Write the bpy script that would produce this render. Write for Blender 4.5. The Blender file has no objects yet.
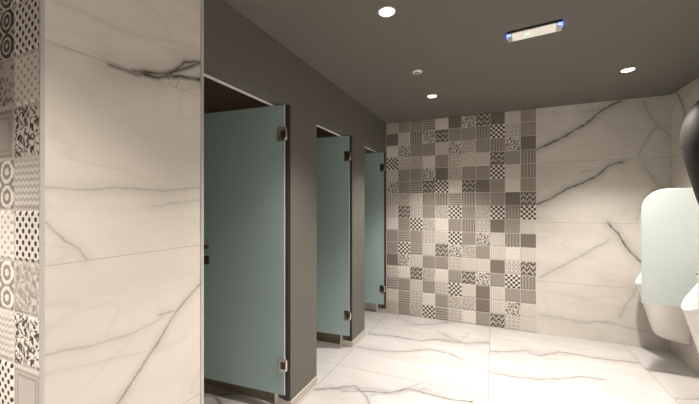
import bpy, bmesh, math, random
from mathutils import Vector, Matrix
C = bpy.context.scene.collection
S = bpy.context.scene
PI = math.pi
rnd = random.Random(7)

# ------------------------------------------------------------------ camera, world, exposure
EYE = 1.31
cam = bpy.data.objects.new('camera', bpy.data.cameras.new('camera'))
C.objects.link(cam)
cam.location = (0, 0, EYE)
cam.rotation_euler = (PI/2, 0, math.atan(143.5/329.5))
cam.data.sensor_width = 36
cam.data.lens = 36*329.5/699
cam.data.shift_y = 2.8/699
cam.data.clip_start = .02
S.camera = cam
w = bpy.data.worlds.new('world'); S.world = w; w.use_nodes = True
w.node_tree.nodes['Background'].inputs[0].default_value = (.9, .8, .7, 1)
w.node_tree.nodes['Background'].inputs[1].default_value = .05
S.view_settings.view_transform = 'Standard'
S.view_settings.look = 'None'
S.view_settings.gamma = 1
S.view_settings.exposure = 0.12
LAMP_W = 200.0
LAMP_COL = (1.0, .922, .848)
LAMP_CONE = 100
LAMP_BLEND = .85

# room sizes (metres)
H = 2.294            # ceiling
XS = -1.188          # corridor face of the stall wall
XR = 1.46            # right wall
YB = 3.85            # back wall
YR = -2.0            # rear wall behind the viewer
XL = -2.55           # outer wall at the far side of the stalls
XP, YP0, YP1 = -1.09, .475, .99    # marble pier
WT = .10             # stall wall thickness
T = .144             # patterned tile pitch

# ------------------------------------------------------------------ node helpers
class NT:
    def __init__(s, name):
        s.m = bpy.data.materials.new(name); s.m.use_nodes = True
        s.t = s.m.node_tree; s.b = s.t.nodes['Principled BSDF']
    def put(s, sock, v):
        if hasattr(v, 'is_linked'): s.t.links.new(v, sock)
        elif v is not None: sock.default_value = v
    def M(s, op, a, b=None, c=None, clamp=False):
        n = s.t.nodes.new('ShaderNodeMath'); n.operation = op; n.use_clamp = clamp
        s.put(n.inputs[0], a); s.put(n.inputs[1], b); s.put(n.inputs[2], c)
        return n.outputs[0]
    def V(s, op, a, b=None, scale=None):
        n = s.t.nodes.new('ShaderNodeVectorMath'); n.operation = op
        s.put(n.inputs[0], a); s.put(n.inputs[1], b)
        if scale is not None: s.put(n.inputs['Scale'], scale)
        return n.outputs['Value'] if op in ('DOT_PRODUCT', 'DISTANCE', 'LENGTH') else n.outputs['Vector']
    def coord(s, kind='Object'):
        return s.t.nodes.new('ShaderNodeTexCoord').outputs[kind]
    def sep(s, v):
        n = s.t.nodes.new('ShaderNodeSeparateXYZ'); s.put(n.inputs[0], v); return n.outputs
    def comb(s, x, y, z=0.0):
        n = s.t.nodes.new('ShaderNodeCombineXYZ'); s.put(n.inputs[0], x); s.put(n.inputs[1], y); s.put(n.inputs[2], z); return n.outputs[0]
    def noise(s, v, scale, detail=3, rough=.5, dist=0.0, color=False):
        n = s.t.nodes.new('ShaderNodeTexNoise'); s.put(n.inputs['Vector'], v)
        n.inputs['Scale'].default_value = scale; n.inputs['Detail'].default_value = detail
        n.inputs['Roughness'].default_value = rough; n.inputs['Distortion'].default_value = dist
        return n.outputs['Color' if color else 'Fac']
    def voro(s, v, scale, feature='F1', out='Distance'):
        n = s.t.nodes.new('ShaderNodeTexVoronoi'); n.feature = feature; s.put(n.inputs['Vector'], v)
        n.inputs['Scale'].default_value = scale; return n.outputs[out]
    def ramp(s, f, stops):
        n = s.t.nodes.new('ShaderNodeValToRGB'); s.put(n.inputs[0], f)
        e = n.color_ramp.elements
        while len(e) < len(stops): e.new(.5)
        for q, (p, c) in zip(e, stops):
            q.position = p; q.color = (*c, 1) if not isinstance(c, float) else (c, c, c, 1)
        return n.outputs[0]
    def mix(s, f, a, b):
        n = s.t.nodes.new('ShaderNodeMix'); n.data_type = 'RGBA'
        s.put(n.inputs[0], f)
        s.put(n.inputs[6], (*a, 1) if isinstance(a, tuple) else a); s.put(n.inputs[7], (*b, 1) if isinstance(b, tuple) else b)
        return n.outputs[2]
    def bump(s, h, strength=.3, dist=.002):
        n = s.t.nodes.new('ShaderNodeBump'); s.put(n.inputs['Height'], h)
        n.inputs['Strength'].default_value = strength; n.inputs['Distance'].default_value = dist
        s.t.links.new(n.outputs[0], s.b.inputs['Normal'])
    def done(s, col, rough=.5, metal=0.0, spec=.5):
        s.put(s.b.inputs['Base Color'], (*col, 1) if isinstance(col, tuple) else col)
        s.put(s.b.inputs['Roughness'], rough); s.b.inputs['Metallic'].default_value = metal
        s.b.inputs['Specular IOR Level'].default_value = spec
        return s.m

def plain(name, col, rough=.5, metal=0.0, var=.06, scale=12, spec=.5):
    n = NT(name); f = n.noise(n.coord(), scale, 3)
    a = tuple(max(0, x*(1-var)) for x in col); b = tuple(min(1, x*(1+var)) for x in col)
    return n.done(n.mix(f, a, b), rough, metal, spec)

def emitter(name, col, strength):
    n = NT(name); n.done((.8, .8, .8), .4)
    n.b.inputs['Emission Color'].default_value = (*col, 1); n.b.inputs['Emission Strength'].default_value = strength
    return n.m

def marble(name, axes, veins, grout, base=(.80, .765, .715), tint=(.70, .665, .61), rough=.22, wob=1.0,
           vein_col=(.07, .062, .055), grout_col=(.42, .38, .33), gw=.0022, spec=.5):
    """axes: which object coordinates span the face; veins: (points, width, strength); grout: (axis 0/1, position, lo, hi)"""
    n = NT(name)
    co = n.coord(); x = n.sep(co)
    p0 = n.comb(x[axes[0]], x[axes[1]])
    d1 = n.V('SCALE', n.V('SUBTRACT', n.noise(p0, 9, 4, .6, color=True), (.5, .5, .5)), scale=.045*wob)
    d2 = n.V('SCALE', n.V('SUBTRACT', n.noise(p0, 55, 2, .6, color=True), (.5, .5, .5)), scale=.010*wob)
    p = n.V('MULTIPLY', n.V('ADD', n.V('ADD', p0, d1), d2), (1, 1, 0))
    total = None
    for pts, wd, st in veins:
        best = None; m = len(pts)-1
        for i in range(m):
            a = Vector((*pts[i], 0)); b = Vector((*pts[i+1], 0)); ba = b-a
            pa = n.V('SUBTRACT', p, tuple(a))
            h = n.M('MULTIPLY', n.V('DOT_PRODUCT', pa, tuple(ba)), 1/max(ba.length_squared, 1e-9), clamp=True)
            d = n.V('DISTANCE', pa, n.V('SCALE', tuple(ba), scale=h))
            best = d if best is None else n.M('MINIMUM', best, d)
        core = n.M('POWER', n.M('SUBTRACT', 1.0, n.M('DIVIDE', best, wd), clamp=True), 1.3)
        halo = n.M('MULTIPLY', n.M('POWER', n.M('SUBTRACT', 1.0, n.M('DIVIDE', best, wd*5), clamp=True), 2.0), .34)
        k = n.M('MULTIPLY', n.M('MAXIMUM', core, halo), st)
        total = k if total is None else n.M('MAXIMUM', total, k)
    # broken intensity along the veins
    total = n.M('MULTIPLY', total, n.M('MULTIPLY_ADD', n.noise(p0, 14, 3), 1.1, .42), clamp=True)
    cloud = n.ramp(n.noise(n.comb(n.M('ADD', x[axes[0]], x[axes[1]]), n.M('MULTIPLY', x[axes[1]], 2.6)), 1.7, 5, .55, .8), [(.38, 0.0), (.68, 1.0)])
    col = n.mix(cloud, base, tint)
    # thin natural hairlines
    hair = n.M('ABSOLUTE', n.M('SUBTRACT', n.noise(n.V('MULTIPLY', n.V('ADD', p, (4.3, 1.7, 0)), (1, 2.2, 1)), 1.1, 3, .45, .3), .5))
    hair = n.M('MULTIPLY', n.M('SUBTRACT', 1.0, n.M('DIVIDE', hair, .012), clamp=True), n.M('MULTIPLY', n.noise(p0, 2.2, 1), .26))
    col = n.mix(hair, col, (.42, .385, .34))
    col = n.mix(total, col, vein_col)
    g = None
    for ax, pos, lo, hi in grout:
        a = x[axes[ax]]; o = x[axes[1-ax]]
        k = n.M('LESS_THAN', n.M('ABSOLUTE', n.M('SUBTRACT', a, pos)), gw)
        k = n.M('MULTIPLY', k, n.M('MULTIPLY', n.M('GREATER_THAN', o, lo), n.M('LESS_THAN', o, hi)))
        g = k if g is None else n.M('MAXIMUM', g, k)
    if g is not None:
        col = n.mix(n.M('MULTIPLY', g, .8), col, grout_col)
        n.bump(n.M('SUBTRACT', 1.0, g), .25, .001)
    return n.done(col, rough, 0, spec)

# ------------------------------------------------------------------ mesh helpers
def link(name, bm, mats, parent=None, smooth=False, bevel=0.0, segs=2):
    me = bpy.data.meshes.new(name); bmesh.ops.recalc_face_normals(bm, faces=bm.faces[:])
    bm.to_mesh(me); bm.free()
    o = bpy.data.objects.new(name, me); C.objects.link(o)
    for m in (mats if isinstance(mats, (list, tuple)) else [mats]): me.materials.append(m)
    if parent is not None: o.parent = parent
    if smooth:
        for p in me.polygons: p.use_smooth = True
    if bevel:
        b = o.modifiers.new('bevel', 'BEVEL'); b.width = bevel; b.segments = segs; b.limit_method = 'ANGLE'
    return o
def box(bm, x0, x1, y0, y1, z0, z1, mi=0):
    v = [bm.verts.new(p) for p in ((x0,y0,z0),(x1,y0,z0),(x1,y1,z0),(x0,y1,z0),(x0,y0,z1),(x1,y0,z1),(x1,y1,z1),(x0,y1,z1))]
    fs = []
    for f in ((0,3,2,1),(4,5,6,7),(0,1,5,4),(1,2,6,5),(2,3,7,6),(3,0,4,7)):
        q = bm.faces.new([v[i] for i in f]); q.material_index = mi; fs.append(q)
    return fs
def loft(bm, loops, cap0=True, cap1=True, mi=0):
    rings = [[bm.verts.new(p) for p in l] for l in loops]
    for a, b in zip(rings, rings[1:]):
        k = len(a)
        for i in range(k):
            f = bm.faces.new((a[i], a[(i+1) % k], b[(i+1) % k], b[i])); f.material_index = mi
    if cap0: bm.faces.new(rings[0][::-1]).material_index = mi
    if cap1: bm.faces.new(rings[-1]).material_index = mi
    return rings
def lathe(bm, prof, n=28, axis='Z', org=(0,0,0), cap0=True, cap1=True, mi=0):
    loops = []
    for r, h in prof:
        l = []
        for i in range(n):
            a = 2*PI*i/n; c, s = r*math.cos(a), r*math.sin(a)
            p = {'Z': (c, s, h), 'X': (h, c, s), 'Y': (s, h, c)}[axis]
            l.append(tuple(p[k]+org[k] for k in range(3)))
        loops.append(l)
    loft(bm, loops, cap0, cap1, mi)
def prism(bm, pts, fn, d0, d1, mi=0):
    """outline pts (a,b) extruded from d0 to d1; fn(a,b,d) -> xyz"""
    loft(bm, [[fn(a, b, d0) for a, b in pts], [fn(a, b, d1) for a, b in pts]], True, True, mi)
def tube(bm, pts, r, n=12):
    pts = [Vector(p) for p in pts]; loops = []
    rr = r if isinstance(r, (list, tuple)) else [r]*len(pts)
    for i, p in enumerate(pts):
        t = (pts[min(i+1, len(pts)-1)]-pts[max(i-1, 0)]).normalized()
        u = t.cross(Vector((0, 1, 0))).normalized(); v = t.cross(u)
        loops.append([tuple(p+(u*math.cos(2*PI*k/n)+v*math.sin(2*PI*k/n))*rr[i]) for k in range(n)])
    loft(bm, loops)
def struct(o): o['kind'] = 'structure'; return o
def thing(name, label, cat, loc=(0,0,0), rz=0, group=None):
    o = bpy.data.objects.new(name, None); C.objects.link(o); o.location = loc; o.rotation_euler = (0, 0, rz)
    o.empty_display_size = .1
    o['label'] = label; o['category'] = cat
    if group: o['group'] = group
    return o
def dup(root, loc, rz, label):
    r = root.copy(); C.objects.link(r); r.location = loc; r.rotation_euler = (0, 0, rz); r['label'] = label
    for ch in list(root.children):
        c = ch.copy(); C.objects.link(c); c.parent = r
        for g in list(ch.children):
            d = g.copy(); C.objects.link(d); d.parent = c
    return r

# ------------------------------------------------------------------ materials
m_ceil = plain('ceiling_paint', (.155, .148, .127), .75, var=.04, scale=6, spec=.2)
m_dark = plain('taupe_wall_paint', (.138, .131, .116), .55, var=.03, scale=5, spec=.35)
m_stall = plain('stall_brown_panel', (.25, .20, .145), .5, var=.12, scale=3)
m_plaster = plain('plaster', (.16, .145, .13), .8)
m_trim = plain('brushed_trim', (.62, .57, .52), .38, .85, var=.08, scale=40)
m_edge = plain('edge_trim', (.58, .565, .55), .4, .3, var=.05, scale=30)
m_base = plain('aluminium_baseboard', (.60, .55, .49), .4, .35, var=.06, scale=30)
m_light_trim = plain('light_trim', (.86, .83, .79), .35, 0)
m_chrome = plain('chrome', (.72, .69, .65), .14, 1.0, var=.03)
m_bronze = plain('dark_metal', (.10, .085, .07), .3, .8)
m_black = plain('jamb_shade_slot_black', (.055, .051, .048), .6)
m_ceram = plain('white_ceramic', (.86, .835, .80), .12, var=.01, scale=3)
m_white = plain('white_enamel', (.80, .78, .75), .35, var=.03)
m_shell = plain('dark_bronze_shell', (.026, .021, .018), .6, 0, var=.2, scale=6, spec=.3)
m_grille = plain('grille_grey', (.20, .19, .18), .5, .4)
m_lamp = emitter('lamp_lens', (1, .90, .76), 14)

def glass(name, col, trans, rough):
    n = NT(name); f = n.noise(n.coord(), 4, 2)
    n.done(n.mix(f, tuple(c*.97 for c in col), tuple(min(1, c*1.03) for c in col)), rough, 0, .5)
    tr = n.t.nodes.new('ShaderNodeBsdfTranslucent'); tr.inputs[0].default_value = (*col, 1)
    mx = n.t.nodes.new('ShaderNodeMixShader'); mx.inputs[0].default_value = trans
    out = n.t.nodes['Material Output']
    n.t.links.new(n.b.outputs[0], mx.inputs[1]); n.t.links.new(tr.outputs[0], mx.inputs[2]); n.t.links.new(mx.outputs[0], out.inputs[0])
    return n.m
m_door = glass('frosted_door_glass', (.45, .60, .58), .18, .22)
m_door_edge = plain('polished_glass_edge', (.56, .58, .66), .2, .1)
m_div = glass('frosted_divider_glass', (.85, .915, .90), .5, .30)
m_div_edge = plain('divider_edge', (.82, .90, .87), .2)

# floor and wall marble ------------------------------------------------
def V_(pts, wd, st): return (pts, wd, st)
floor_veins = [
 V_([(-.63,3.20),(-.42,3.33),(-.2,3.29),(-.036,3.38)], .05, .30), V_([(-1.0,2.12),(-.85,2.20),(-.62,2.24),(-.45,2.36),(-.3,2.33)], .055, .34),
 V_([(-.92,2.20),(-.80,2.11),(-.66,2.21)], .014, .6), V_([(-.62,2.23),(-.50,2.36),(-.40,2.29)], .012, .5),
 V_([(.1,3.24),(.30,3.36),(.5,3.36),(.7,3.45)], .05, .28),
 V_([(-1.163,3.144),(-.9,3.187),(-.63,3.184),(-.497,3.286),(-.336,3.276),(-.21,3.31),(-.036,3.407)], 0.024, 0.68),
 V_([(-.465,3.448),(-.32,3.327),(-.234,3.286)], 0.024, 0.55), V_([(-.286,3.298),(-.239,3.547)], 0.018, 0.39),
 V_([(-1.176,2.814),(-.877,2.827),(-.713,2.899),(-.534,3.027),(-.356,3.005),(-.22,2.936)], 0.017, 0.66),
 V_([(-1.163,2.046),(-1.021,2.124),(-.929,2.196),(-.848,2.159),(-.666,2.212),(-.56,2.316),(-.428,2.315),(-.274,2.309),(-.13,2.329)], 0.019, 0.83),
 V_([(-.977,2.175),(-.821,2.144),(-.75,2.038)], 0.015, 0.66), V_([(-.56,2.316),(-.498,2.413)], 0.015, 0.44), V_([(-.965,2.101),(-.848,2.159)], 0.021, 0.55),
 V_([(-.787,3.587),(-.644,3.649),(-.439,3.834)], 0.030, 0.55), V_([(-1.018,3.725),(-.732,3.62)], 0.018, 0.24),
 V_([(-.029,3.199),(.15,3.27),(.255,3.344),(.37,3.28),(.533,3.431),(.653,3.442),(.785,3.422),(.917,3.43),(1.106,3.464)], 0.027, 0.64),
 V_([(.139,3.307),(.274,3.277),(.39,3.25),(.517,3.256)], 0.018, 0.33),
 V_([(-.026,2.809),(.128,2.799),(.299,2.834),(.451,2.9),(.61,3.003),(.772,3.03)], 0.018, 0.66),
 V_([(-.195,3.331),(-.031,3.411)], 0.018, 0.44),
 V_([(-2.0,1.62),(-1.75,1.70),(-1.55,1.60),(-1.35,1.66)], 0.024, 0.77), V_([(-1.75,1.70),(-1.62,1.78),(-1.5,1.9)], 0.018, 0.66),
 V_([(1.13,3.31),(1.25,3.36),(1.46,3.30)], 0.018, 0.44), V_([(1.13,2.92),(1.3,2.99),(1.46,2.95)], 0.018, 0.50),
 V_([(-.02,1.7),(.3,1.8),(.6,1.75),(1.1,1.9)], 0.021, 0.66), V_([(-1.1,1.1),(-.7,1.2),(-.3,1.12),(-.05,1.2)], 0.021, 0.66),
]
fg = [(0, -.03, -2, 3.85), (0, -1.168, -2, 3.85), (0, 1.121, -2, 3.85), (1, 2.44, -2.55, -.03), (1, 1.29, -2.55, -.03),
      (1, 3.59, -2.55, -1.168), (1, 3.45, 1.121, 1.46), (1, 2.2, -.03, 1.121), (1, 1.0, -.03, 1.46), (1, 2.3, 1.121, 1.46)]
strips = [(XL-.1, -1.168), (-1.168, -.03), (-.03, 1.121), (1.121, XR+.1)]
m_floor = []
for lo, hi in strips:     # one slab column each
    vs = [v for v in floor_veins if lo-.04 <= sum(p[0] for p in v[0])/len(v[0]) < hi]
    m_floor.append(marble('marble_floor', (0, 1), vs, fg, base=(.53, .512, .50), tint=(.465, .447, .43), rough=.16, vein_col=(.085, .078, .072),
                   grout_col=(.30, .27, .235), gw=.0032))
back_veins = [
 V_([(.409,1.876),(.524,1.928),(.643,1.986),(.774,2.064),(.87,2.132),(.964,2.217),(1.056,2.273),(1.1,2.283)], 0.019, 1.0),
 V_([(.409,1.31),(.524,1.369),(.676,1.466),(.807,1.522),(.917,1.595),(1.01,1.685),(1.115,1.717)], 0.017, 1.0),
 V_([(1.001,1.14),(1.071,1.049),(1.13,.94),(1.174,.868),(1.232,.799),(1.36,.70)], 0.019, 1.0),
 V_([(1.261,2.255),(1.346,2.047),(1.478,1.893)], .018, .30), V_([(1.232,1.755),(1.261,1.855),(1.36,2.028)], .010, .40),
 V_([(1.261,1.692),(1.36,1.507),(1.478,1.38)], .018, .28), V_([(1.218,1.182),(1.29,1.382),(1.374,1.489)], .010, .35),
 V_([(.439,.568),(.717,.764),(1.009,.976)], .018, .40), V_([(.717,.165),(.849,.168),(1.009,.206)], .012, .55),
 V_([(.439,.196),(.683,.18),(1.009,.187),(1.286,.152)], .03, .26), V_([(1.086,.255),(1.177,.456),(1.237,.575)], .022, .30),
 V_([(.80,2.21),(.95,2.23),(1.06,2.275)], .03, .25), V_([(.78,1.62),(.92,1.66),(1.11,1.715)], .03, .25),
 V_([(.45,.44),(.8,.40),(1.1,.45)], .015, .14),
]
m_back = marble('marble_back', (0, 2), back_veins, [(1, z, -2, 2) for z in (.534, 1.134, 1.737)], base=(.72, .68, .625), tint=(.65, .61, .55))
pier_veins = [
 V_([(.638,1.745),(.714,1.745),(.802,1.76),(.851,1.792),(.909,1.86),(.993,1.888)], 0.021, 1.0), V_([(.478,1.741),(.558,1.749),(.638,1.745)], .006, .30),
 V_([(.784,1.755),(.883,1.794),(.993,1.817)], 0.021, 1.0), V_([(.909,1.86),(.893,1.807),(.872,1.747)], .007, .55),
 V_([(.714,1.75),(.821,1.781),(.993,1.888)], 0.022, 1.0),
 V_([(.478,1.357),(.583,1.353),(.652,1.365),(.821,1.361),(.993,1.378)], .009, .35), V_([(.5,1.865),(.682,1.874),(.993,1.944)], .012, .16),
 V_([(.48,1.262),(.525,1.211),(.556,1.186),(.577,1.15)], .008, .42), V_([(.776,1.306),(.989,1.33)], .009, .28),
 V_([(.991,.994),(.921,.946),(.855,.889),(.795,.818),(.723,.745),(.652,.668),(.58,.60)], .0085, .72), V_([(.866,.914),(.805,.917)], .008, .5),
 V_([(.48,.914),(.588,.891),(.707,.886),(.824,.904)], .009, .28), V_([(.48,.86),(.588,.839),(.758,.807)], .012, .14),
]
m_pier = marble('marble_pier', (1, 2), pier_veins, [(1, z, -2, 2) for z in (.546, 1.147, 1.749)], base=(.72, .68, .625), tint=(.66, .62, .56), wob=.45, gw=.0012)
m_right = marble('marble_right', (1, 2), [V_([(3.80,2.35),(3.735,2.264),(3.669,2.17),(3.606,2.045),(3.5,1.93)], .018, .8), V_([(3.413,2.277),(3.533,2.248),(3.656,2.179)], .014, .35),
   V_([(2.2,1.5),(2.6,1.7),(3.0,1.75)], .014, .7), V_([(1.2,.6),(1.7,.9),(2.2,1.0)], .014, .7)],
   [(1, z, -3, 5) for z in (.534, 1.134, 1.737)] + [(0, 2.65, 0, 3), (0, 1.45, 0, 3)], base=(.72, .68, .625), tint=(.65, .61, .55))

# patterned tile glazes ------------------------------------------------
INK, CREAM = (.035, .028, .024), (.80, .755, .69)
def tile_mat(code):
    n = NT('tile_glaze_'+code); uv = n.sep(n.coord('UV')); u, v = uv[0], uv[1]
    M = n.M
    def wave(e, k, ph=0.0): return M('SINE', M('MULTIPLY_ADD', e, 2*PI*k, ph))
    fr = lambda e, k: M('FRACT', M('MULTIPLY', e, float(k)))
    step = lambda e, a=.0, s=6.0: M('MULTIPLY_ADD', M('SUBTRACT', e, a), s, .5, clamp=True)
    def cell(k):
        a = M('SUBTRACT', fr(u, k), .5); b = M('SUBTRACT', fr(v, k), .5)
        return M('SQRT', M('ADD', M('MULTIPLY', a, a), M('MULTIPLY', b, b)))
    lo, hi = INK, CREAM
    if code == 'check':   f = step(M('MULTIPLY', wave(u, 3), wave(v, 3)), .0, 2.2)
    elif code == 'dots':  f = M('SUBTRACT', 1.0, step(M('MULTIPLY', wave(u, 4.5, .4), wave(v, 4.5, .4)), .30, 4))
    elif code == 'leaf':
        f = M('SUBTRACT', 1.0, step(M('MULTIPLY', wave(u, 4), wave(v, 5)), .5, 3)); lo, hi = (.45, .40, .35), (.82, .78, .72)
    elif code == 'linen': f = M('MULTIPLY_ADD', wave(u, 8), .5, .5); lo, hi = (.56, .52, .465), (.71, .665, .605)
    elif code == 'mid':   f = M('MULTIPLY_ADD', wave(M('ADD', u, v), 7), .5, .5); lo, hi = (.27, .238, .205), (.41, .37, .325)
    elif code == 'dark':  f = M('MULTIPLY_ADD', wave(M('SUBTRACT', u, v), 5), .5, .5); lo, hi = (.13, .108, .09), (.29, .25, .21)
    elif code == 'bloom':
        f = step(n.noise(n.comb(u, v), 10, 2, .5, 1.2), .48, 12); lo, hi = (.07, .058, .05), (.78, .735, .67)
    elif code == 'faint':
        f = step(n.noise(n.comb(u, v), 9, 2, .5, 1.0), .5, 6); lo, hi = (.36, .325, .285), (.66, .615, .55)
    elif code == 'zig':
        a = M('MULTIPLY', M('ABSOLUTE', M('SUBTRACT', fr(u, 2.5), .5)), .55)
        f = step(M('ADD', wave(M('ADD', v, a), 2.6), n.M('MULTIPLY_ADD', n.noise(n.comb(u, v), 13, 1), 8.0, -4.1)), .25, 1.2); lo, hi = (.085, .07, .06), (.60, .55, .49)
    elif code == 'stripe': f = step(wave(u, 5), .1, .8); lo, hi = (.23, .20, .175), (.42, .38, .33)
    elif code == 'bars':  f = step(wave(v, 5), -.1, .8); lo, hi = (.22, .195, .165), (.48, .44, .39)
    elif code == 'rings':
        f = step(M('ADD', M('SINE', M('MULTIPLY', cell(3.5), 15.0)), n.M('MULTIPLY_ADD', n.noise(n.comb(u, v), 12, 1), 2.0, -1.0)), -.25, 1.5); lo, hi = (.30, .265, .23), (.72, .675, .61)
    elif code == 'damask':
        f = step(M('ADD', M('SINE', M('MULTIPLY', cell(2), 20.0)), n.M('MULTIPLY_ADD', n.noise(n.comb(u, v), 14, 1), 2.4, -1.2)), 0.0, 3); lo, hi = (.30, .265, .23), (.80, .755, .69)
    elif code == 'coils':
        f = step(M('SINE', M('MULTIPLY', cell(2), 26.0)), .35, 3); lo, hi = (.055, .046, .04), (.62, .575, .52)
    elif code == 'lace':
        f = step(n.voro(n.comb(u, v), 9, 'F1'), .38, 3); lo, hi = (.13, .11, .10), (.52, .475, .43)
    elif code == 'chevron':
        a = M('ABSOLUTE', M('SUBTRACT', fr(u, 7), .5))
        f = M('MULTIPLY_ADD', wave(M('MULTIPLY_ADD', a, .09, v), 8), .5, .5); lo, hi = (.48, .44, .39), (.76, .715, .66)
    elif code == 'frame':
        a = M('MAXIMUM', M('ABSOLUTE', M('SUBTRACT', u, .5)), M('ABSOLUTE', M('SUBTRACT', v, .5)))
        f = M('MULTIPLY', M('MULTIPLY_ADD', wave(a, 10), .5, .5), M('GREATER_THAN', a, .28)); lo, hi = (.52, .48, .44), (.36, .325, .29)
    col = n.mix(f, lo, hi)
    n.bump(f, .15, .001)
    return n.done(col, .42, spec=.35)
CODES = dict(K='check', P='dots', W='leaf', L='linen', M='mid', D='dark', F='bloom', f='faint', Z='zig', V='stripe', H='bars', S='rings',
             A='damask', Q='coils', X='lace', C='chevron', R='frame')
tile_mats = [tile_mat(v) for v in CODES.values()]
TI = {k: i for i, k in enumerate(CODES)}
m_grout = plain('tile_grout', (.70, .66, .61), .8)
tile_mats.append(m_grout); GI = len(tile_mats)-1

def tile_field(name, rows, org, ux, pu, pv, ztop, parent, normal, turn=True, xlim=None):
    """rows[0] is the top course; org = lower corner of the field; ux the run direction; tiles stand proud along `normal`"""
    bm = bmesh.new(); uvl = bm.loops.layers.uv.new('UVMap')
    ux, nz = Vector(ux), Vector(normal); up = Vector((0, 0, 1)); org = Vector(org)
    nr = len(rows); flip = ux.cross(up).dot(nz) < 0
    def quad(ps, mi, uvs=None):
        if flip: ps = ps[::-1]; uvs = uvs[::-1] if uvs else None
        f = bm.faces.new([bm.verts.new(p) for p in ps]); f.material_index = mi
        if uvs:
            for l, q in zip(f.loops, uvs): l[uvl].uv = q
    wid = pu*len(rows[0])
    quad([org, org+ux*wid, org+ux*wid+up*(ztop-org.z), org+up*(ztop-org.z)], GI)
    for r, row in enumerate(rows):
        z0 = (nr-1-r)*pv
        for c, ch in enumerate(row):
            mi = TI[ch]; g, e, hgt = .0026, .008, .0035
            k = rnd.randrange(4) if turn and ch in 'FfAMSX' else (2 if turn and rnd.random() < .3 else 0)
            a0, a1 = c*pu+g, (c+1)*pu-g; b0 = z0+g; b1 = min(z0+pv-g, ztop-org.z)
            P = lambda a, b, h: org+ux*a+up*b+nz*h
            o = [(a0,b0),(a1,b0),(a1,b1),(a0,b1)]; i = [(a0+e,b0+e),(a1-e,b0+e),(a1-e,b1-e),(a0+e,b1-e)]
            def UV(a, b):
                u, v = (a-c*pu)/pu, (b-z0)/pv
                for _ in range(k): u, v = v, 1-u
                return (u, v)
            quad([P(*q, hgt) for q in i], mi, [UV(*q) for q in i])
            for j in range(4):
                j2 = (j+1) % 4
                quad([P(*o[j], .001), P(*o[j2], .001), P(*i[j2], hgt), P(*i[j], hgt)], mi, [UV(*o[j]), UV(*o[j2]), UV(*i[j2]), UV(*i[j])])
    me = bpy.data.meshes.new(name); bm.to_mesh(me); bm.free()
    ob = bpy.data.objects.new(name, me); C.objects.link(ob); ob.parent = parent
    for m in tile_mats: me.materials.append(m)
    return ob

# ------------------------------------------------------------------ room shell
bm = bmesh.new()
for i, (a, b) in enumerate(strips): box(bm, a, b, YR-.1, YB+.1, -.1, 0, i)
struct(link('floor', bm, m_floor))
bm = bmesh.new(); box(bm, XL-.1, XR+.1, YR-.1, YB+.1, H, H+.1); struct(link('ceiling', bm, m_ceil))
bm = bmesh.new(); box(bm, XL-.1, XR+.1, YB, YB+.1, 0, H); wall_back = struct(link('wall_back', bm, m_back))
bm = bmesh.new(); box(bm, XR, XR+.1, YR, YB, 0, H); struct(link('wall_right', bm, m_right))
bm = bmesh.new(); box(bm, XL-.1, XR+.1, YR-.1, YR, 0, H); struct(link('wall_rear', bm, m_plaster))
bm = bmesh.new(); box(bm, XL-.1, XL, YR, YB, 0, H); struct(link('wall_outer', bm, m_stall))
bm = bmesh.new(); box(bm, XL, XP, YP0, YP1, 0, H); wall_pier = struct(link('wall_pier', bm, m_pier))
# stall wall with its three openings
OPEN = [(1.085, 1.782), (2.123, 2.79), (3.109, 3.823)]
DOOR_Y = [1.740, 2.758, 3.795]
ZH = 1.948
pts = [(YP1, 0)]
for a, b in OPEN: pts += [(a, 0), (a, ZH), (b, ZH), (b, 0)]
pts += [(YB, 0), (YB, H), (YP1, H)]
bm = bmesh.new(); prism(bm, pts, lambda a, b, d: (d, a, b), XS-WT, XS); struct(link('wall_left', bm, m_dark))
# partitions between the stalls
for i, (a, b) in enumerate([(1.795, 1.87), (2.804, 2.88)]):
    bm = bmesh.new(); box(bm, XL, XS-WT, a, b, 0, H); struct(link('wall_partition', bm, m_stall))
# light frames round the inner edge of each opening
for i, (a, b) in enumerate(OPEN):
    bm = bmesh.new(); x0, x1 = XS-WT-.018, XS-WT
    box(bm, x0, x1+.004, b-.006, b+.012, 0, ZH+.01)
    box(bm, x0, x1+.004, a-.012, a+.006, 0, ZH+.01)
    box(bm, x0, x1+.004, a-.012, b+.012, ZH-.004, ZH+.010)
    struct(link('trim_%d' % (i+1), bm, m_light_trim))
# black strips on the hinge-side jambs, standing in for the shade in the gap
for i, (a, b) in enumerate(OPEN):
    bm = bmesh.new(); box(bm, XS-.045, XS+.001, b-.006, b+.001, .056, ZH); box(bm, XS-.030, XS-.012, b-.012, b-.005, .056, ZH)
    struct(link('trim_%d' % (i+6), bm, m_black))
# baseboards on the stall wall
bh, bt = .055, .008
bm = bmesh.new()
for a, b in ((1.782, 2.123), (2.79, 3.109), (3.823, YB)):
    box(bm, XS-.002, XS+bt, a-bt, b, 0, bh); box(bm, XS-WT, XS, a-bt, a+.002, 0, bh)
struct(link('baseboard_left', bm, m_base, bevel=.002))
# metal edge trims of the marble pier
bm = bmesh.new(); box(bm, XP-.005, XP+.002, YP0-.007, YP0+.003, 0, H); struct(link('trim_4', bm, m_edge, bevel=.001))
bm = bmesh.new(); box(bm, XP-.010, XP+.004, YP1-.004, YP1+.010, 0, H); struct(link('trim_5', bm, m_edge, bevel=.001))
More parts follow.
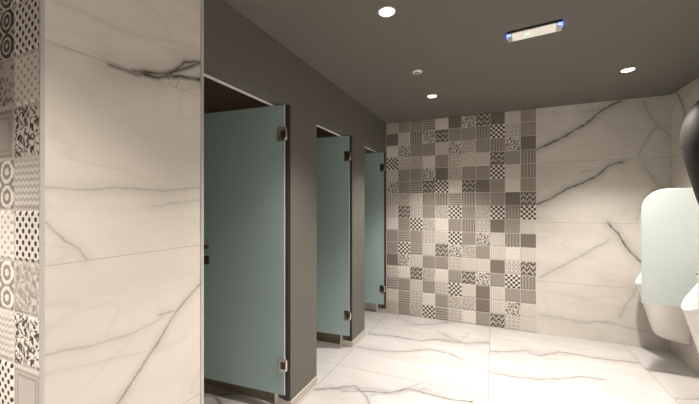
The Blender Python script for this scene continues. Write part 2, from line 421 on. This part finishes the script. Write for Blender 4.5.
# patterned tiles
BACK = ["fMMHWDFZDLM", "DLVFZMMVKSM", "WFMMLFfMVFD", "KSfWMSLLZMV", "LMMFDfMMKLV", "FMHZKWZDMWM", "SfLMVHVMMDZ", "LZSMfKMfKVK",
        "WMKfWMVSDML", "MHMSLKMFLVD", "MKHLZFfMLWL", "DFLMMSLLDSZ", "SWZfWMZFMKV", "HMLMSKLDLMM", "LHSWMffDLFL", "fMfKHSWMZSL"]
tile_field('tile_panel', BACK, (-1.184, YB-.001, .004), (1, 0, 0), (.405+1.184)/11, T, H-.001, wall_back, (0, -1, 0))
PIER = ["XF", "RF", "QP", "QP", "XW", "RF", "AC", "WP", "Af", "CF", "PR", "FW", "RC", "QP", "fX", "PA"]
ncol = 8
R2 = random.Random(3)
rows = [''.join(R2.choice('PWFCAQXRf') for _ in range(ncol-2))+p for p in PIER]
tile_field('tile_panel', rows, (XP-.005-ncol*T, YP0+.001, 0), (1, 0, 0), T, T, H-.001, wall_pier, (0, -1, 0), turn=False)

# ------------------------------------------------------------------ stall doors
DOOR_LABELS = ['tall pale green frosted glass stall door standing open beside the marble pier',
               'green frosted glass stall door in the middle opening, between two taupe pillars',
               'small-looking green frosted glass stall door in the opening against the patterned tile wall']
def make_door():
    t = thing('stall_door', DOOR_LABELS[0], 'door', group='open glass stall doors')
    # local: hinge line at origin, door runs along -Y when closed; glass between x -.005 and .005
    bm = bmesh.new(); fs = box(bm, -.005, .005, -.672, -.006, .112, 1.940)
    for k in (0, 1, 2, 4): fs[k].material_index = 1
    link('glass_panel', bm, [m_door, m_door_edge], t)
    for z in (.30, 1.755):
        bm = bmesh.new()
        for s in (-1, 1):      # clamp plates on both faces
            x0, x1 = sorted((s*.005, s*.012)); box(bm, x0, x1, -.052, -.004, z-.045, z+.045)
        h = link('hinge', bm, m_chrome, t, bevel=.0015)
        bm = bmesh.new(); lathe(bm, [(.007, z-.036), (.008, z-.034), (.008, z+.034), (.007, z+.036)], 16, org=(-.001, .002, 0)); link('knuckle', bm, m_chrome, h, True)
        bm = bmesh.new(); box(bm, .004, .0125, -.030, .004, z-.022, z+.022); link('pivot_block', bm, m_bronze, h, bevel=.001)
    bm = bmesh.new()
    for s in (-1, 1):
        lathe(bm, [(.008, s*.004), (.008, s*.020), (.014, s*.022), (.016, s*.030), (.014, s*.036), (.004, s*.037)], 20, 'X', (0, -.607, 1.022))
    link('door_knob', bm, m_bronze, t, True)
    bm = bmesh.new(); box(bm, -.014, .014, -.655, -.598, .900, .958); link('lock_plate', bm, m_bronze, t, bevel=.002)
    return t
first = make_door()
for i, (a, b) in enumerate(OPEN):
    loc = (XS-.008, DOOR_Y[i], 0); rz = -math.radians(86)
    if i == 0: first.location = loc; first.rotation_euler = (0, 0, rz)
    else: dup(first, loc, rz, DOOR_LABELS[i])

# ------------------------------------------------------------------ urinals and glass dividers
def make_urinal():
    t = thing('urinal', 'white ceramic wall urinal under the tiled end wall, behind the first glass divider', 'urinal', group='white wall urinals')
    N = 40
    def loop(p, wd, zf, zb, back=0.0, pw=1.0):
        L = []
        for i in range(N):
            a = -PI/2 + 2*PI*i/N
            if math.cos(a) >= 0: x = -back-(p-back)*math.cos(a)**.9; y = wd*math.sin(a)
            else:
                y = wd*math.sin(a); x = -back - (min(back, .06)*.0)
            s = max(0, min(1, (p+x)/p))
            L.append((x, y, zf+(zb-zf)*s**pw))
        return L
    outer = [(.12,.08,.195,.185),(.165,.112,.190,.176),(.185,.13,.203,.183),(.200,.138,.235,.21),(.228,.150,.33,.37),(.258,.162,.44,.58),(.285,.172,.53,.76),(.302,.180,.59,.89),(.310,.185,.612,.935),(.312,.186,.620,.948)]
    inner = [(.306,.181,.626,.956,.012),(.296,.172,.627,.957,.022),(.288,.164,.618,.945,.03),(.27,.15,.585,.90,.035),(.235,.13,.51,.78,.04),(.19,.10,.42,.62,.05),(.15,.07,.36,.48,.06),(.12,.03,.335,.38,.07)]
    bm = bmesh.new()
    loft(bm, [loop(*q) for q in outer]+[loop(q[0], q[1], q[2], q[3], q[4]) for q in inner])
    link('bowl', bm, m_ceram, t, True)
    bm = bmesh.new(); lathe(bm, [(.005, .364), (.022, .366), (.024, .362), (.022, .356)], 20, org=(-.10, 0, 0.01)); link('drain_cover', bm, m_chrome, t, True)
    return t
u1 = make_urinal(); u1.location = (XR, 3.65, 0)
dup(u1, (XR, 2.87, 0), 0, 'white ceramic wall urinal in front of the glass divider, under the dark bronze shell')

def make_divider():
    t = thing('urinal_divider', 'pale mint frosted glass urinal divider with one rounded corner, standing between two urinals', 'divider', group='glass urinal dividers')
    L, z0, z1, r = .40, .545, 1.435, .165
    pts = [(0, z0), (0, z1)]
    for k in range(0, 13):
        a = PI/2 + (PI/2)*k/12; pts.append((-L+r+r*math.cos(a), z1-r+r*math.sin(a)))
    pts.append((-L, z0))
    bm = bmesh.new(); prism(bm, pts, lambda a, b, d: (a, d, b), -.006, .006)
    bm.faces.ensure_lookup_table()
    for f in bm.faces: f.material_index = 0 if len(f.verts) > 4 else 1
    link('glass_panel', bm, [m_div, m_div_edge], t, bevel=.0025)
    for z in (.72, 1.25):
        bm = bmesh.new()
        for s in (-1, 1):
            y0, y1 = sorted((s*.0062, s*.014)); box(bm, -.05, -.001, y0, y1, z-.025, z+.025)
        link('wall_clamp', bm, m_chrome, t, bevel=.0015)
    return t
d1 = make_divider(); d1.location = (XR, 3.26, 0)
dup(d1, (XR, 2.483, 0), 0, 'frosted glass urinal divider cut by the picture edge, only a thin upright strip showing')

# flush spout over the nearer urinal
t = thing('flush_spout', 'small grey metal flush spout poking out over the nearer urinal', 'spout', (XR, 2.87, 0))
bm = bmesh.new(); lathe(bm, [(.026, -.012), (.028, -.008), (.028, -.0005), (.026, 0)], 24, 'X', (0, 0, 1.0)); link('wall_plate', bm, m_chrome, t, True)
bm = bmesh.new(); tube(bm, [(-.008, 0, 1.0), (-.06, 0, .985), (-.13, 0, .935), (-.19, 0, .882), (-.22, 0, .865), (-.25, 0, .853)], [.013, .013, .012, .011, .010, .005], 14); link('spout_tube', bm, m_chrome, t, True)

# dark egg-shaped shell on the right wall
t = thing('hand_dryer', 'dark bronze rounded shell fixed on the marble wall above the nearer urinal', 'hand dryer', (XR, 2.87, 0))
prof = [(1.46,2.085),(1.40,2.105),(1.33,2.09),(1.27,2.05),(1.227,1.991),(1.191,1.94),(1.157,1.864),(1.139,1.774),(1.144,1.694),(1.162,1.601),(1.191,1.476),(1.222,1.35),(1.262,1.225),(1.32,1.13),(1.40,1.075),(1.46,1.06)]
cx_, cz_ = 1.46, 1.66
bm = bmesh.new(); loops = []
for k in range(15):
    th = -PI/2 + PI*k/14; y = .15*math.sin(th); s = max(.02, math.cos(th))**.62
    loops.append([(min(0, (cx_+(px-cx_)*s)-XR), y, cz_+(pz-cz_)*(.25+.75*s)) for px, pz in prof])
loft(bm, loops); link('shell', bm, m_shell, t, True)
bm = bmesh.new(); box(bm, -.10, -.004, -.10, .10, 1.235, 1.262); link('air_slot', bm, m_black, t, bevel=.006)

# ------------------------------------------------------------------ ceiling fittings
LAMPS = [(-.495, 1.612, 'round recessed downlight nearest the stall doors, over the first stall pillar'),
         (-.505, 3.03, 'round recessed downlight close to the patterned tile wall'),
         (.90, 3.008, 'round recessed downlight over the marble end wall and urinal corner')]
OUT = [(.91, 1.63), (-.50, .20), (.91, .20), (-.50, -1.2), (.91, -1.2), (-1.55, -.30)]  # last one is added off the grid to brighten the pier tiles
def make_lamp():
    t = thing('downlight', LAMPS[0][2], 'ceiling light', group='round ceiling downlights')
    bm = bmesh.new(); n = 32
    lathe(bm, [(.038, 0), (.045, 0), (.046, -.002), (.044, -.005), (.039, -.006), (.037, -.004)], n, cap0=False, cap1=False)
    link('trim_ring', bm, m_white, t, True)
    bm = bmesh.new(); lathe(bm, [(.038, -.0005), (.038, -.003), (.026, -.0045), (.004, -.005)], n); link('lens', bm, m_lamp, t, True)
    return t
lamp0 = make_lamp()
def beam(x, y, k=1.0):
    L = bpy.data.lights.new('downlight_beam', 'SPOT'); L.energy = LAMP_W*k; L.color = LAMP_COL
    L.spot_size = math.radians(LAMP_CONE); L.spot_blend = LAMP_BLEND; L.shadow_soft_size = .045
    o = bpy.data.objects.new('downlight_beam', L); C.objects.link(o); o.location = (x, y, H-.012)
for i, (x, y, lab) in enumerate(LAMPS):
    if i == 0: lamp0.location = (x, y, H)
    else: dup(lamp0, (x, y, H), 0, lab)
    beam(x, y, 1.0 if y < 2 else 1.2)
for x, y in OUT:
    dup(lamp0, (x, y, H), 0, 'unseen round downlight assumed in the ceiling behind or above the viewer, outside the picture')
    beam(x, y, .62 if (x, y) == (-.50, .20) else 1.5 if x < -1 else 1.0)

t = thing('smoke_detector', 'small white round ceiling detector between the two downlights along the stalls', 'detector', (-.513, 2.427, H))
bm = bmesh.new(); lathe(bm, [(.036, 0), (.038, -.002), (.036, -.008), (.028, -.011), (.022, -.0115)], 32, cap1=False); link('housing', bm, m_white, t, True)
bm = bmesh.new(); lathe(bm, [(.022, -.009), (.019, -.0115), (.004, -.012)], 28); link('grille', bm, m_grille, t, True)
bm = bmesh.new(); lathe(bm, [(.008, -.0118), (.009, -.016), (.006, -.019), (.001, -.02)], 20); link('sensor_tip', bm, m_white, t, True)

# slim emergency light with blue end lamps and a green status lamp
m_blue = emitter('blue_led', (.02, .09, 1.0), 7)
m_green = emitter('green_led', (.04, .75, .22), 3)
m_diff = emitter('emergency_diffuser', (1.0, .86, .70), .28)
m_steel = plain('satin_steel', (.66, .62, .57), .35, .6)
ang = math.atan2(2.112-2.165, .343-.085)
t = thing('emergency_light', 'slim white emergency light bar with blue end lamps and green status lamp', 'emergency light', (.210, 2.112, H), -.12)
Lh = .134
bm = bmesh.new(); box(bm, -Lh, Lh, -.048, .048, -.012, 0); link('housing', bm, m_bronze, t, bevel=.002)
bm = bmesh.new(); box(bm, -Lh+.026, Lh-.026, -.047, .048, -.019, -.012); link('diffuser', bm, m_diff, t, bevel=.002)
for s in (-1, 1):
    a, b = sorted((s*(Lh-.026), s*Lh)); bm = bmesh.new(); box(bm, a, b, -.048, .048, -.020, -.012); e = link('end_cap', bm, m_steel, t, bevel=.002)
    bm = bmesh.new(); box(bm, a+.003 if s < 0 else a+.006, b-.006 if s < 0 else b-.003, -.0485, -.030, -.0212, -.0155); link('blue_lamp', bm, m_blue, e)['label'] = 'glowing blue lamp'
    bm = bmesh.new(); xx = s*(Lh+.001); a2, b2 = sorted((xx, xx+s*.002)); box(bm, a2, b2, -.025, .02, -.012, -.003); link('side_lamp', bm, m_blue, e)
bm = bmesh.new(); lathe(bm, [(.007, -.018), (.008, -.020), (.005, -.023), (.0005, -.0235)], 16, org=(-.035, -.004, 0)); link('status_lamp', bm, m_green, t, True)['label'] = 'glowing green lamp'
